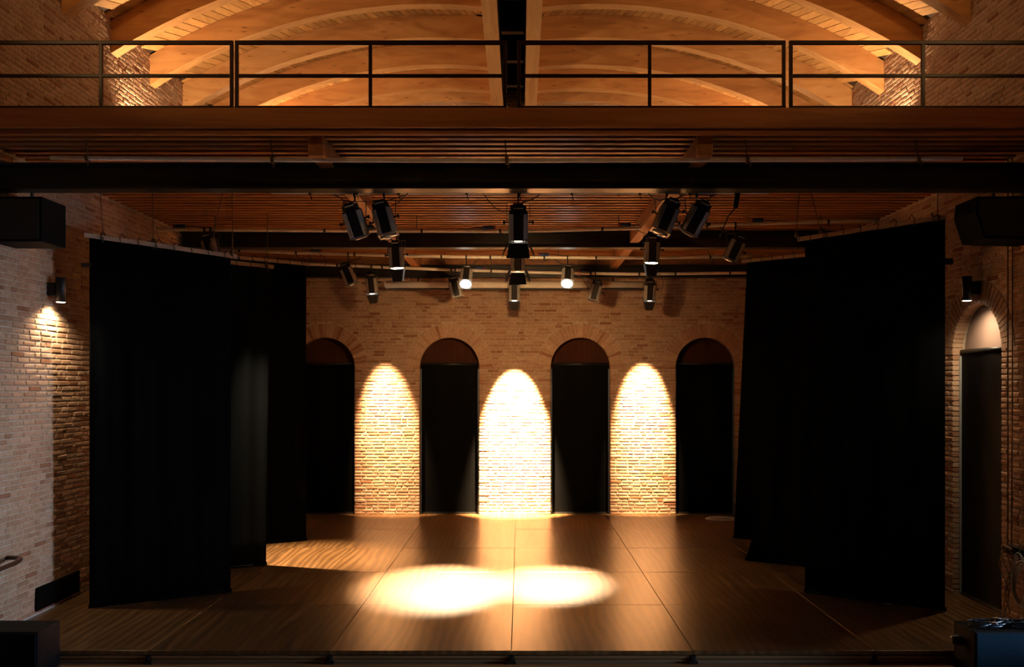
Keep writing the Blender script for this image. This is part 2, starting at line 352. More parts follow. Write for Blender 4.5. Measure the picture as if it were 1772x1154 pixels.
RING = 0.30
def build_wall(name, o, rotz, u0, u1, z0, z1, thick, openings, brick_rects, score, nmax=290, seed=1):
    """o: world origin of the wall face, local x along the wall, local -y out of the wall.
    openings: (uc, half, z_bottom, z_spring); brick_rects: (ua, ub, za, zb) areas laid in bricks."""
    rnd = random.Random(seed)
    e = 0.012
    mb = MB()
    ops = sorted(openings)
    xs = u0
    for (uc, hw, zb, zs) in ops:
        hw2 = hw+e
        mb.prism([(xs, z0), (uc-hw2, z0), (uc-hw2, z1), (xs, z1)], 'y', 0, thick)
        n = 20
        arc = [(uc+hw2*math.cos(PI-PI*i/n), zs+hw2*math.sin(PI-PI*i/n)) for i in range(n+1)]
        for i in range(n):
            a, b = arc[i], arc[i+1]
            mb.prism([a, b, (b[0], z1), (a[0], z1)], 'y', 0, thick)
        if zb > z0: mb.prism([(uc-hw2, z0), (uc+hw2, z0), (uc+hw2, zb), (uc-hw2, zb)], 'y', 0, thick)
        xs = uc+hw2
    mb.prism([(xs, z0), (u1, z0), (u1, z1), (xs, z1)], 'y', 0, thick)
    wall = mb.obj(name, 'mortar', loc=o, rot=(0, 0, rotz)); wall['kind'] = 'structure'
    R = Matrix.Translation(o) @ Matrix.Rotation(rotz, 4, 'Z')
    bricks = []
    for (ua, ub, za, zb_) in brick_rects:
        row = 0; z = math.ceil(za/PITCH)*PITCH
        while z+BH < zb_:
            iv = [(ua, ub, False, False)]
            for (uc, hw, zb, zs) in ops:
                zt = z+BH
                if zt <= zb: continue
                if z < zs: h = hw
                elif z-zs < hw+RING:
                    h = math.sqrt((hw+RING)**2-(z-zs)**2)+0.008
                else: continue
                if z < zs and zt > zs: h = hw
                if z >= zs-0.02: h = max(h, 0) ; 
                new = []
                deep = z < zs
                for (a, b, da, db) in iv:
                    l, r = uc-h, uc+h
                    if r <= a or l >= b: new.append((a, b, da, db)); continue
                    if l > a: new.append((a, l, da, deep))
                    if r < b: new.append((r, b, deep, db))
                iv = new
            for (a, b, da, db) in iv:
                x = a; off = (row % 2)*0.129+rnd.random()*0.05
                first = True
                while x < b-0.03:
                    L = 0.246 if rnd.random() < 0.78 else 0.118
                    if first and off > 0.06: L = min(L, off); 
                    xe = x+L
                    if b-xe < 0.07: xe = b
                    bricks.append((x, min(xe, b), z, z+BH, (first and da), (xe >= b and db)))
                    first = False
                    x = xe+JT
            row += 1; z += PITCH
    sc = []
    for i, bk in enumerate(bricks):
        c = R @ Vector(((bk[0]+bk[1])/2, 0, (bk[2]+bk[3])/2))
        s = score(c, bk[1]-bk[0])
        sc.append((s, i))
    sc.sort(reverse=True)
    single = set(i for s, i in sc[:nmax] if s > 0)
    V, Fc, T = [], [], []
    for i, (a, b, za, zb_, da, db) in enumerate(bricks):
        if i in single and not (da or db):
            k = 's' if (b-a) > 0.17 else 'h'
            L = 0.246 if k == 's' else 0.118
            ob = link('brick', rnd.choice(POOL[k]), wall)
            ob.location = ((a+b)/2, 0, (za+zb_)/2); ob.scale = ((b-a)/L, 1, 1)
        elif i in single:
            vs, fs = brick_geo(-(b-a)/2, (b-a)/2, -BH/2, BH/2, 0.008+0.008*rnd.random(), 0.125, rnd)
            ob = link('brick', tone_mesh('brick', vs, fs, [rtone(rnd)]*len(fs)), wall)
            ob.location = ((a+b)/2, 0, (za+zb_)/2)
        else:
            vs, fs = brick_geo(a, b, za, zb_, 0.007+0.006*rnd.random(), 0.125 if (da or db) else 0.03, rnd)
            oo = len(V); V += vs; Fc += [tuple(q+oo for q in f) for f in fs]; T += [rtone(rnd)]*len(fs)
    st = link('brickwork', tone_mesh('brickwork', V, Fc, T), wall); st['kind'] = 'stuff'
    nv = 31
    pool = [vous_mesh(0, RING, 1, 0.008+0.008*rnd.random(), 0.125, rnd) for _ in range(0)]
    for (uc, hw, zb, zs) in ops:
        da = PI/nv
        vp = []
        for q in range(10):
            vs0, fs = brick_geo(hw, hw+RING, -0.5, 0.5, 0.008+0.009*rnd.random(), 0.125, rnd)
            vs = [(x, y, z*(x*da-0.011)) for (x, y, z) in vs0]
            vp.append(tone_mesh('arch_brick', vs, fs, [rtone(rnd)]*len(fs)))
        for q in range(nv):
            ob = link('arch_brick', rnd.choice(vp), wall)
            ob.location = (uc, 0, zs); ob.rotation_euler = (0, -(q+0.5)*da, 0)
    return wall

def proj(c):
    return UC+c.x*F/c.y, VC-(c.z-EYE)*F/c.y
def sc_back(c, L):
    u, v = proj(c)
    if not (540 < u < 1245 and 486 < v < 885): return 0
    return L*(1+0.002*(v-486)) if v > 540 else L*0.8
def sc_left(c, L):
    u, v = proj(c)
    ok = (0 < u < 152 and (352 < v < 1056)) or (5 < u < 315 and 5 < v < 182)
    return L/c.y**2 if ok else 0
def sc_right(c, L):
    u, v = proj(c)
    ok = (1640 < u < 1770 and (420 < v < 1056)) or (1490 < u < 1768 and 5 < v < 182)
    return L/c.y**2 if ok else 0
HW, ZSPR = 0.654, 3.23
ARCH_X = [-4.29, -1.555, 1.327, 4.076]
wall_back = build_wall('wall_back', (0, YB, 0), 0, -6.5, 6.4, HF-0.3, 9.9, 0.45, [(x, HW, -0.06, ZSPR) for x in ARCH_X],
                       [(XL, XR, 0.0, 5.46), (XL, XR, 5.83, 9.55)], sc_back, 290, 11)
wall_left = build_wall('wall_left', (XL, 0, 0), PI/2, -8.0, YB+0.45, HF-0.3, 8.7, 0.45, [],
                       [(9.0, YB, 0.0, ZC), (9.6, YB, 5.83, 8.35)], sc_left, 290, 12)
# local x of the right wall runs towards the camera (= -Y)
WIN_Y, ARCH_Y = 8.6, 11.58
wall_right = build_wall('wall_right', (XR, 0, 0), -PI/2, -(YB+0.45), 8.0, HF-0.3, 8.7, 0.45,
                        [(-ARCH_Y, 0.61, -0.06, 3.30), (-WIN_Y, 0.61, 0.1, 3.30)],
                        [(-YB, -9.0, 0.0, ZC), (-YB, -9.6, 5.83, 8.35)], sc_right, 290, 13)
tag(MB().box(XL-0.45, XR+0.45, -8.3, -8.0, HF-0.3, 9.9).obj('wall_rear', 'mortar'), None, kind='structure')
# hall floor
tag(MB().box(XL-0.45, XR+0.45, -8.3, YB+0.4, HF-0.2, HF).obj('floor', 'hallfloor'), None, kind='structure')

# ------------------------------------------------------------------ windows and blinds in the arches
def arch_poly(uc, hw, zb, zs, zt=None, n=16):
    return [(uc-hw, zb), (uc+hw, zb)]+[(uc+hw*math.cos(PI*i/n), zs+hw*math.sin(PI*i/n)) for i in range(n+1)]
BL = ['black roller blind in the back wall arch beside the left curtains', 'black roller blind left of the central wall light pool',
      'black roller blind right of the central wall light pool', 'black roller blind in the back arch beside the right curtains']
for i, x in enumerate(ARCH_X):
    w = MB().prism(arch_poly(x, HW+0.01, 0.0, ZSPR), 'y', YB+0.20, YB+0.26).obj('window_%d' % (i+1), 'shutter'); w['kind'] = 'structure'
    MB().box(x-HW, x+HW, YB+0.001, YB+0.199, -0.058, -0.002).obj('sill', 'stage', w)
    b = empty('roller_blind', (x, YB+0.12, 0))
    tag(b, BL[i], 'blind', 'black blinds in the back wall arches')
    mb = MB(); n = 14; w2 = HW-0.035
    pts = [(-w2+2*w2*k/n, 0.006*math.sin(k*0.9+i)) for k in range(n+1)]
    mb.prism(pts+[(p[0], p[1]+0.006) for p in reversed(pts)], 'z', 0.012, 3.30); mb.obj('cloth', 'blind', b)
    MB().tube([(-w2, 0.0, 3.31), (w2, 0.0, 3.31)], 0.028, 10).obj('roller', 'black', b)
    MB().bbox(-w2, w2, -0.014, 0.014, 0.003, 0.035, 0.004).obj('bottom_bar', 'black', b)
    for s in (-1, 1):
        mb = MB(); mb.box(s*(HW-0.03)-0.004, s*(HW-0.03)+0.004, -0.03, 0.03, 0.0, 3.20)
        mb.box(s*(HW-0.02)-0.012, s*(HW-0.02)+0.012, -0.036, -0.028, 0.0, 3.20); mb.box(s*(HW-0.02)-0.012, s*(HW-0.02)+0.012, 0.022, 0.03, 0.0, 3.20)
        mb.obj('guide_rail', 'railpaint', b)
# right wall arch (blind) and the hall window beyond the frame
w = MB().prism(arch_poly(ARCH_Y, 0.62, 0.0, 3.30), 'x', XR+0.16, XR+0.22).obj('window_5', 'plaster'); w['kind'] = 'structure'
MB().box(XR+0.001, XR+0.159, ARCH_Y-0.61, ARCH_Y+0.61, -0.058, -0.002).obj('sill', 'stage', w)
b = empty('roller_blind', (XR+0.10, ARCH_Y, 0)); tag(b, 'black roller blind in the side arch below the right wall lamp', 'blind')
n = 14; w2 = 0.585
pts = [(0.006*math.sin(k*0.9), -w2+2*w2*k/n) for k in range(n+1)]
MB().prism(pts+[(p[0]+0.006, p[1]) for p in reversed(pts)], 'z', 0.012, 3.30).obj('cloth', 'blind', b)
MB().tube([(0, -w2, 3.31), (0, w2, 3.31)], 0.028, 10).obj('roller', 'black', b)
MB().bbox(-0.014, 0.014, -w2, w2, 0.003, 0.035, 0.004).obj('bottom_bar', 'black', b)
MB().box(-0.03, 0.03, w2+0.004, w2+0.014, 0, 3.25).obj('guide_rail', 'frame', b)
MB().box(-0.03, 0.03, -w2-0.014, -w2-0.004, 0, 3.25).obj('guide_rail', 'frame', b)
w = empty('window_6', (XR+0.25, WIN_Y, 0)); w['kind'] = 'structure'
mb = MB()
for yy in (-0.58, 0.0, 0.58): mb.box(-0.03, 0.03, yy-0.03, yy+0.03, 0.1, 3.9 if yy == 0 else 3.4)
for zz in (0.13, 1.2, 2.3, 3.3): mb.box(-0.03, 0.03, -0.58, 0.58, zz-0.03, zz+0.03)
mb.obj('window_frame', 'frame', w)
MB().prism(arch_poly(0, 0.61, 0.1, 3.30), 'x', -0.004, 0.004).obj('pane', 'glass', w)

# ------------------------------------------------------------------ ceiling above the stage: deck with slats below
ceil = MB().box(XL, XR, YF+0.02, YB, 5.70, 5.82).obj('ceiling', 'black'); ceil['kind'] = 'structure'
y = YF+0.10
sl = MB().box(XL+0.01, XR-0.01, -0.042, 0.042, ZC, ZC+0.11).mesh('slat', 'slat')
while y < YB-0.1:
    link('slat', sl, ceil, (0, y, 0)); y += 0.2
t = MB().bbox(XL, XR, YF-0.08, YF+0.015, 5.605, 5.815, 0.008).obj('trim_1', 'fascia'); t['kind'] = 'structure'
t = MB().bbox(XL, XR, YF-0.02, YF+0.06, ZC-0.03, 5.604, 0.006).obj('trim_2', 'fascia'); t['kind'] = 'structure'
t = MB().bbox(XL, XR, YB-0.16, YB-0.005, 5.44, ZC-0.002, 0.006).obj('trim_3', 'joist'); t['kind'] = 'structure'
# timber joists between the steel beams
JL = {(-1, 0): 'short wooden joist end under the gallery edge, left of centre', (1, 0): 'short wooden joist end under the gallery edge, right of centre',
      (-1, 1): 'wooden ceiling joist above the left pair of tilted lanterns', (1, 1): 'wooden ceiling joist above the right pair of tilted lanterns',
      (-1, 2): 'wooden ceiling joist behind the second steel beam, left side', (1, 2): 'wooden ceiling joist behind the second steel beam, right side'}
for s, x in ((-1, -2.23), (1, 2.02)):
    for k, (ya, yb_) in enumerate(((9.72, 12.40), (12.402, 15.77), (16.03, 19.40))):
        o = MB().bbox(x-0.085, x+0.085, ya, yb_, 5.36, ZC-0.002, 0.008).obj('ceiling_joist', 'joist')
        tag(o, JL[(s, k)], 'joist', 'wooden joists under the slatted ceiling')
# steel I beams
def ibeam(y, z0, z1, lab, fl=0.12):
    mb = MB()
    mb.prism([(y-fl, z0), (y+fl, z0), (y+fl, z0+0.022), (y+0.012, z0+0.03), (y+0.012, z1-0.03), (y+fl, z1-0.022), (y+fl, z1), (y-fl, z1), (y-fl, z1-0.022), (y-0.012, z1-0.03), (y-0.012, z0+0.03), (y-fl, z0+0.022)], 'x', XL, XR)
    return tag(mb.obj('steel_beam', 'ibeam'), lab, 'steel beam', 'black steel beams across the stage')
ibeam(10.3, 5.10, 5.40, 'nearest black steel beam spanning the stage behind the long pale pipe')
ibeam(15.9, 5.285, ZC-0.004, 'middle black steel beam spanning the stage behind the hanging lanterns')
ibeam(19.25, 5.16, 5.43, 'farthest black steel beam across the top of the back wall', 0.10)

# ------------------------------------------------------------------ roof: boards, arched beams, ridge
R0, ZCEN = 8.44, 0.61
def roofz(x, r):
    xc = -1.5 if x < XM else 2*XM+1.5
    return ZCEN+math.sqrt(r*r-(x-xc)**2)
roof = empty('roof', (0, 0, 0)); roof['kind'] = 'structure'
mb = MB(); n = 40
pts = [(XL-0.4+(XR-XL+0.8)*i/n, roofz(XL-0.4+(XR-XL+0.8)*i/n, R0+0.445)) for i in range(n+1)]
for i in range(n):
    a, c = pts[i], pts[i+1]
    mb.prism([a, c, (c[0], c[1]+0.12), (a[0], a[1]+0.12)], 'y', -8.3, YB+0.45)
mb.obj('roof_shell', 'roofdark', roof)
BW = 0.145; SL = 0.36
for side in (-1, 1):
    # boards run back and inwards over the arches
    xa0, xa1 = (XL-0.05, XM-0.45) if side < 0 else (XM+0.45, XR+0.05)
    k = 0
    start = xa0-4.0 if side < 0 else xa1+4.0
    while True:
        xs = start+k*BW if side < 0 else start-k*BW
        k += 1
        if (side < 0 and xs > xa1) or (side > 0 and xs < xa0): break
        seg = []
        for q in range(25):
            yy = 9.6+q*(YB-9.6)/24
            xx = xs-side*SL*(yy-9.6)
            if xa0 <= xx <= xa1: seg.append((xx, yy))
        if len(seg) < 2: continue
        mb = MB(); vs = []; h = (BW-0.013)/2
        for (xx, yy) in seg:
            l, r = max(xa0, xx-h), min(xa1, xx+h)
            vs += [(l, yy, roofz(l, R0+0.415)), (r, yy, roofz(r, R0+0.415)), (r, yy, roofz(r, R0+0.44)), (l, yy, roofz(l, R0+0.44))]
        fs = [(0, 1, 2, 3), tuple(4*(len(seg)-1)+q for q in (3, 2, 1, 0))]
        for q in range(len(seg)-1):
            for e in range(4): fs.append((4*q+e, 4*q+4+e, 4*q+4+(e+1) % 4, 4*q+(e+1) % 4))
        mb.add(vs, fs); mb.obj('roof_board', 'roofboard', roof)
BEAM_Y = [11.7, 13.12, 14.5, 15.9, 17.25, 18.65, 19.37]
ORD = ['nearest', 'second nearest', 'third nearest', 'third farthest', 'second farthest', 'farthest free', 'gable-side']
for j, by in enumerate(BEAM_Y):
    for side in (-1, 1):
        xa, xb = (XL, XM-0.47) if side < 0 else (XM+0.47, XR)
        mb = MB(); n = 28; lo_, hi_ = [], []
        for i in range(n+1):
            x = xa+(xb-xa)*i/n
            lo_.append((x, roofz(x, R0))); hi_.append((x, roofz(x, R0+0.41)))
        vs = []
        for i in range(n+1):
            vs += [(lo_[i][0], by, lo_[i][1]), (lo_[i][0], by+0.20, lo_[i][1]), (hi_[i][0], by+0.20, hi_[i][1]), (hi_[i][0], by, hi_[i][1])]
        fs = [(0, 1, 2, 3), tuple(4*n+q for q in (3, 2, 1, 0))]
        for i in range(n):
            for e in range(4): fs.append((4*i+e, 4*i+4+e, 4*i+4+(e+1) % 4, 4*i+(e+1) % 4))
        mb.add(vs, fs)
        tag(mb.obj('roof_arch', 'glulam'), '%s curved laminated roof beam on the %s of the ridge' % (ORD[j], 'left' if side < 0 else 'right'), 'roof beam', 'curved roof beams above the gallery')
for side in (-1, 1):
    a, c = (XM-0.48, XM-0.235) if side < 0 else (XM+0.235, XM+0.48)
    o = MB().bbox(a, c, 9.4, YB-0.01, 8.80, 9.40, 0.01).obj('ridge_beam', 'spinewood')
    tag(o, 'straight wooden ridge beam on the %s of the black channel' % ('left' if side < 0 else 'right'), 'ridge beam')
d = empty('ridge_channel', (XM, 9.4, 8.9)); tag(d, 'black channel with dark crossbars running between the ridge beams', 'channel')
MB().prism([(-0.228, 0.0), (-0.21, 0.0), (-0.21, 0.38), (0.21, 0.38), (0.21, 0.0), (0.228, 0.0), (0.228, 0.41), (-0.228, 0.41)], 'y', 0.0, 10.1).obj('channel', 'pitch', d)
for k in range(6):
    MB().bbox(-0.205, 0.205, 1.9+k*1.4, 2.05+k*1.4, 0.10, 0.20, 0.01).obj('crossbar', 'railing', d)

# ------------------------------------------------------------------ gallery railing (panels between double posts)
RY = YF-0.03; ZT = 5.816
def ux(u, Y=RY): return (u-UC)*Y/F
panels = [(XL+0.03, 404, [175], 'dark red gallery railing panel against the left brick wall'), (407, 877, [641], 'dark red gallery railing panel left of the black channel'),
          (895, 1359, [1124], 'dark red gallery railing panel right of the black channel'), (1365.5, XR-0.03, [1597], 'dark red gallery railing panel against the right brick wall')]
for (a, c, mids, lab) in panels:
    xa = a if a < 10 and a == XL+0.03 else ux(a); xc = c if c == XR-0.03 else ux(c)
    r = empty('gallery_railing', (xa, RY, ZT)); tag(r, lab, 'railing', 'gallery railing panels')
    L = xc-xa
    zt = 0.71
    MB().bbox(0, L, -0.02, 0.02, zt-0.022, zt+0.018, 0.004).obj('top_rail', 'railing', r)
    MB().bbox(0, L, -0.015, 0.015, 0.335, 0.37, 0.004).obj('middle_rail', 'railing', r)
    MB().bbox(0, L, -0.03, 0.03, 0.0, 0.025, 0.004).obj('bottom_rail', 'railing', r)
    for x in [0.018]+[ux(m)-xa for m in mids]+[L-0.018]:
        MB().bbox(x-0.018, x+0.018, -0.018, 0.018, 0.022, zt-0.02, 0.003).obj('post', 'railing', r)

# ------------------------------------------------------------------ stage platform
st = empty('stage_platform', (0, 0, HF)); tag(st, 'low stage platform of brown plywood panels with a dark front edge', 'stage')
PW = 1.955; X0 = -0.093-3*PW+0.0
xsx = [XL+0.002]+[-0.093+k*PW for k in (-2, -1, 0, 1, 2)]+[XR-0.002]
xsx = sorted(xsx)
if xsx[1]-xsx[0] < 0.3: pass
g = 0.004
for j in range(5):
    for i in range(len(xsx)-1):
        a, c = xsx[i]+g, xsx[i+1]-g
        ya, yb_ = YF+2.0*j+g, YF+2.0*(j+1)-g
        if j == 4: yb_ = YB-0.002
        dz = random.uniform(-0.0012, 0.0012)
        MB().bbox(a, c, ya, yb_, -HF-0.045+dz, -HF+dz, 0.002).obj('floor_panel', 'stage', st)
MB().box(XL+0.01, XR-0.01, YF+0.10, YB-0.01, 0.02, -HF-0.05).obj('understructure', 'black', st)
for i in range(len(xsx)-1):
    a, c = xsx[i]+0.03, xsx[i+1]-0.03
    MB().bbox(a, c, YF+0.005, YF+0.05, 0.052, 0.084, 0.003).obj('front_rail', 'stageedge', st)
    MB().bbox(a, c, YF+0.012, YF+0.05, 0.022, 0.044, 0.003).obj('front_rail', 'stageedge', st)
    MB().bbox(a, c, YF+0.03, YF+0.06, 0.003, 0.02, 0.002).obj('front_rail', 'silver', st)
for x in xsx[1:-1]:
    mb = MB(); mb.bbox(x-0.022, x+0.022, YF-0.012, YF+0.06, 0.03, 0.085, 0.004); mb.bbox(x-0.05, x+0.05, YF-0.02, YF+0.07, 0.0, 0.03, 0.004)
    mb.obj('foot', 'black', st)

# ------------------------------------------------------------------ stage curtains (legs)
def leg(lab, pi, po, ztop_i, ztop_o, itop=0.0, batten=True, bext=(0.06, 0.06), seed=0, ibot=0.0, wraps=8):
    """pi, po: inner / outer bottom corners (x, y); itop: shift of the inner top corner along the leg"""
    rnd = random.Random(seed)
    pi = Vector((pi[0], pi[1])); po = Vector((po[0], po[1])); t = (pi-po); L = t.length; t.normalize(); nrm = Vector((t.y, -t.x))
    if nrm.y > 0: nrm = -nrm
    root = empty('stage_curtain', (po.x, po.y, 0)); tag(root, lab, 'curtain', 'black stage curtain legs')
    nx, nz = 60, 12
    ph = [rnd.random()*6 for _ in range(4)]
    vs = []
    for layer in (0, 1):
        for iz in range(nz+1):
            fz = iz/nz
            for ix in range(nx+1):
                fx = ix/nx
                top = ztop_o+(ztop_i-ztop_o)*fx
                z = 0.012+(top-0.03-0.012)*fz
                s = fx*(L+itop*fz)
                wv = (0.022*math.sin(fx*23+ph[0])+0.012*math.sin(fx*51+ph[1]+fz*1.5))*(1-0.5*fz)
                if fz < 0.15: s += ibot*fx*(1-fz/0.15)**2
                p = t*s+nrm*(wv+(0.006 if layer else -0.006))
                vs.append((p.x, p.y, z))
    N = (nx+1)*(nz+1); fs = []
    for iz in range(nz):
        for ix in range(nx):
            a = iz*(nx+1)+ix
            fs.append((a, a+1, a+nx+2, a+nx+1)); fs.append((N+a, N+a+nx+1, N+a+nx+2, N+a+1))
    def edge(ids):
        for q in range(len(ids)-1): fs.append((ids[q], ids[q+1], N+ids[q+1], N+ids[q]))
    edge(list(range(nx+1))); edge([nz*(nx+1)+q for q in range(nx+1)]); edge([q*(nx+1) for q in range(nz+1)]); edge([q*(nx+1)+nx for q in range(nz+1)])
    mb = MB(); mb.add(vs, fs, True); mb.obj('cloth', 'velvet', root)
    # weighted hem
    mb = MB(); q0 = -t*0.01; q1 = t*(L+0.01+ibot)
    mb.tube([(q0.x, q0.y, 0.03), (q1.x, q1.y, 0.03)], 0.027, 8); mb.obj('hem', 'velvet', root)
    if batten:
        a = -t*bext[0]; c = t*(L+itop+bext[1])
        za = ztop_o-(ztop_i-ztop_o)*bext[0]/L; zc = ztop_i+(ztop_i-ztop_o)*bext[1]/L
        bt = MB().bar((a.x, a.y, za), (c.x, c.y, zc), 0.045, 0.055).obj('batten', 'batten', root)
        for q in range(wraps):
            f = (q+0.6)/wraps; s = f*(L+itop)
            c0 = t*s; z = ztop_o+(ztop_i-ztop_o)*f
            mb = MB(); w = 0.03
            ring = [c0+nrm*w, c0-nrm*w]
            mb.tube([(ring[0].x, ring[0].y, z+0.034), (ring[1].x, ring[1].y, z+0.034), (ring[1].x, ring[1].y, z-0.06), (ring[0].x+t.x*0.02, ring[0].y, z-0.06)], 0.006, 6, closed=True)
            d_ = t*(0.02+0.04*rnd.random())
            mb.tube([(ring[0].x, ring[0].y, z+0.034), (ring[0].x+d_.x, ring[0].y-0.01, z+0.06+0.03*rnd.random()), (ring[0].x+d_.x*2, ring[0].y-0.02, z+0.02)], 0.005, 5)
            mb.obj('tie', 'cableblack', bt)
    return root
LEG_L = leg('front black curtain leg at left beside the brick wall', (-3.98, 12.26), (-5.5, 11.38), 4.63, 4.76, 0.0, seed=1, bext=(0.06, 0.08))
leg('middle black curtain leg at left with a faint light on its edge', (-4.02, 14.1), (-5.5, 13.3), 4.73, 4.8, 0.06, seed=2)
leg('rear black curtain leg at left nearest the back wall', (-3.91, 16.3), (-5.5, 15.5), 5.06, 5.12, 0.0, seed=3)
LEG_R = leg('front black curtain leg at right beside the side arch', (3.92, 12.26), (5.36, 11.23), 4.87, 4.97, 0.0, seed=4, bext=(0.0, 0.10))
leg('middle black curtain leg at right with its hem flaring inwards', (3.78, 14.4), (5.4, 13.4), 4.75, 4.8, -0.05, batten=False, seed=5, ibot=0.13)
leg('rear black curtain leg at right nearest the cable coil', (3.97, 16.55), (5.5, 15.5), 5.13, 5.16, -0.26, seed=6, bext=(0.0, 0.10))

MB().bbox(-0.10, 0.03, -0.02, 0.02, 4.36, 4.41, 0.006).obj('side_stub', 'black', LEG_L)
MB().bbox(-0.03, 0.09, -0.02, 0.02, 4.37, 4.45, 0.006).obj('side_stub', 'black', LEG_R)

# ------------------------------------------------------------------ pipes and lanterns
def zint(pts, x):
    for (a, c) in zip(pts, pts[1:]):
        if a[0] <= x <= c[0]: return a[2]+(c[2]-a[2])*(x-a[0])/(c[0]-a[0])
    return pts[0][2] if x < pts[0][0] else pts[-1][2]
PIPES = {}
def pipe(key, uv, Y, lab, r=0.025, ties=0):
    pts = [P(u, v, Y) for u, v in uv]
    # smooth the polyline
    n = 24; fine = []
    for i in range(n+1):
        x = pts[0].x+(pts[-1].x-pts[0].x)*i/n
        xs = [x+d for d in (-0.6, -0.3, 0, 0.3, 0.6)]
        fine.append(Vector((x, Y, sum(zint(pts, min(max(q, pts[0].x), pts[-1].x)) for q in xs)/5)))
    root = empty('lighting_pipe', fine[0]); tag(root, lab, 'pipe', 'pale metal pipes under the slatted ceiling')
    MB().tube([p-fine[0] for p in fine], r, 12).obj('tube', 'pipe', root)
    rr = random.Random(len(PIPES)+5)
    for k in range(ties):
        x = fine[0].x+(fine[-1].x-fine[0].x)*(k+0.3+0.5*rr.random())/ties
        z = zint(fine, x)
        mb = MB(); q = Vector((x, Y, z))-fine[0]
        mb.tube([q-Vector((0.018, 0, 0)), q+Vector((0.018, 0, 0))], r+0.004, 10)
        mb.tube([q+Vector((0, 0, -r)), q+Vector((0.02, 0, -r-0.04-0.03*rr.random()))], 0.006, 5)
        mb.obj('tie', 'cableblack', root)
    PIPES[key] = fine
    if key != 'p1':
        for f in (0.08, 0.36, 0.64, 0.92):
            x = fine[0].x+(fine[-1].x-fine[0].x)*f; z = zint(fine, x)
            q = Vector((x, Y, z))-fine[0]
            MB().tube([q, q+Vector((0, 0, ZC+0.03-z))], 0.006, 6).obj('hanger', 'cableblack', root)
pipe('p1', [(88, 273), (470, 276.5), (880, 278), (1290, 276.5), (1665, 274)], 9.9, 'long pale pipe hung on ropes below the gallery edge', 0.026)
pipe('p2', [(470, 333), (880, 334), (1330, 333)], 10.85, 'pale lantern pipe just behind the nearest steel beam', 0.022, 9)
pipe('p3', [(272, 397), (577, 399), (900, 400), (1100, 395), (1344, 386), (1520, 381)], 14.4, 'pale lantern pipe in front of the middle steel beam, rising to the right', 0.028, 7)
pipe('p4', [(372, 431), (510, 437.5), (780, 444.5), (1100, 446.5), (1300, 443)], 17.2, 'pale lantern pipe between the middle and farthest steel beams', 0.03, 9)
pipe('p5', [(470, 454), (560, 458), (780, 467), (1000, 473), (1100, 474.5), (1300, 472)], 18.5, 'rearmost pale lantern pipe above the cream screen case', 0.03, 10)

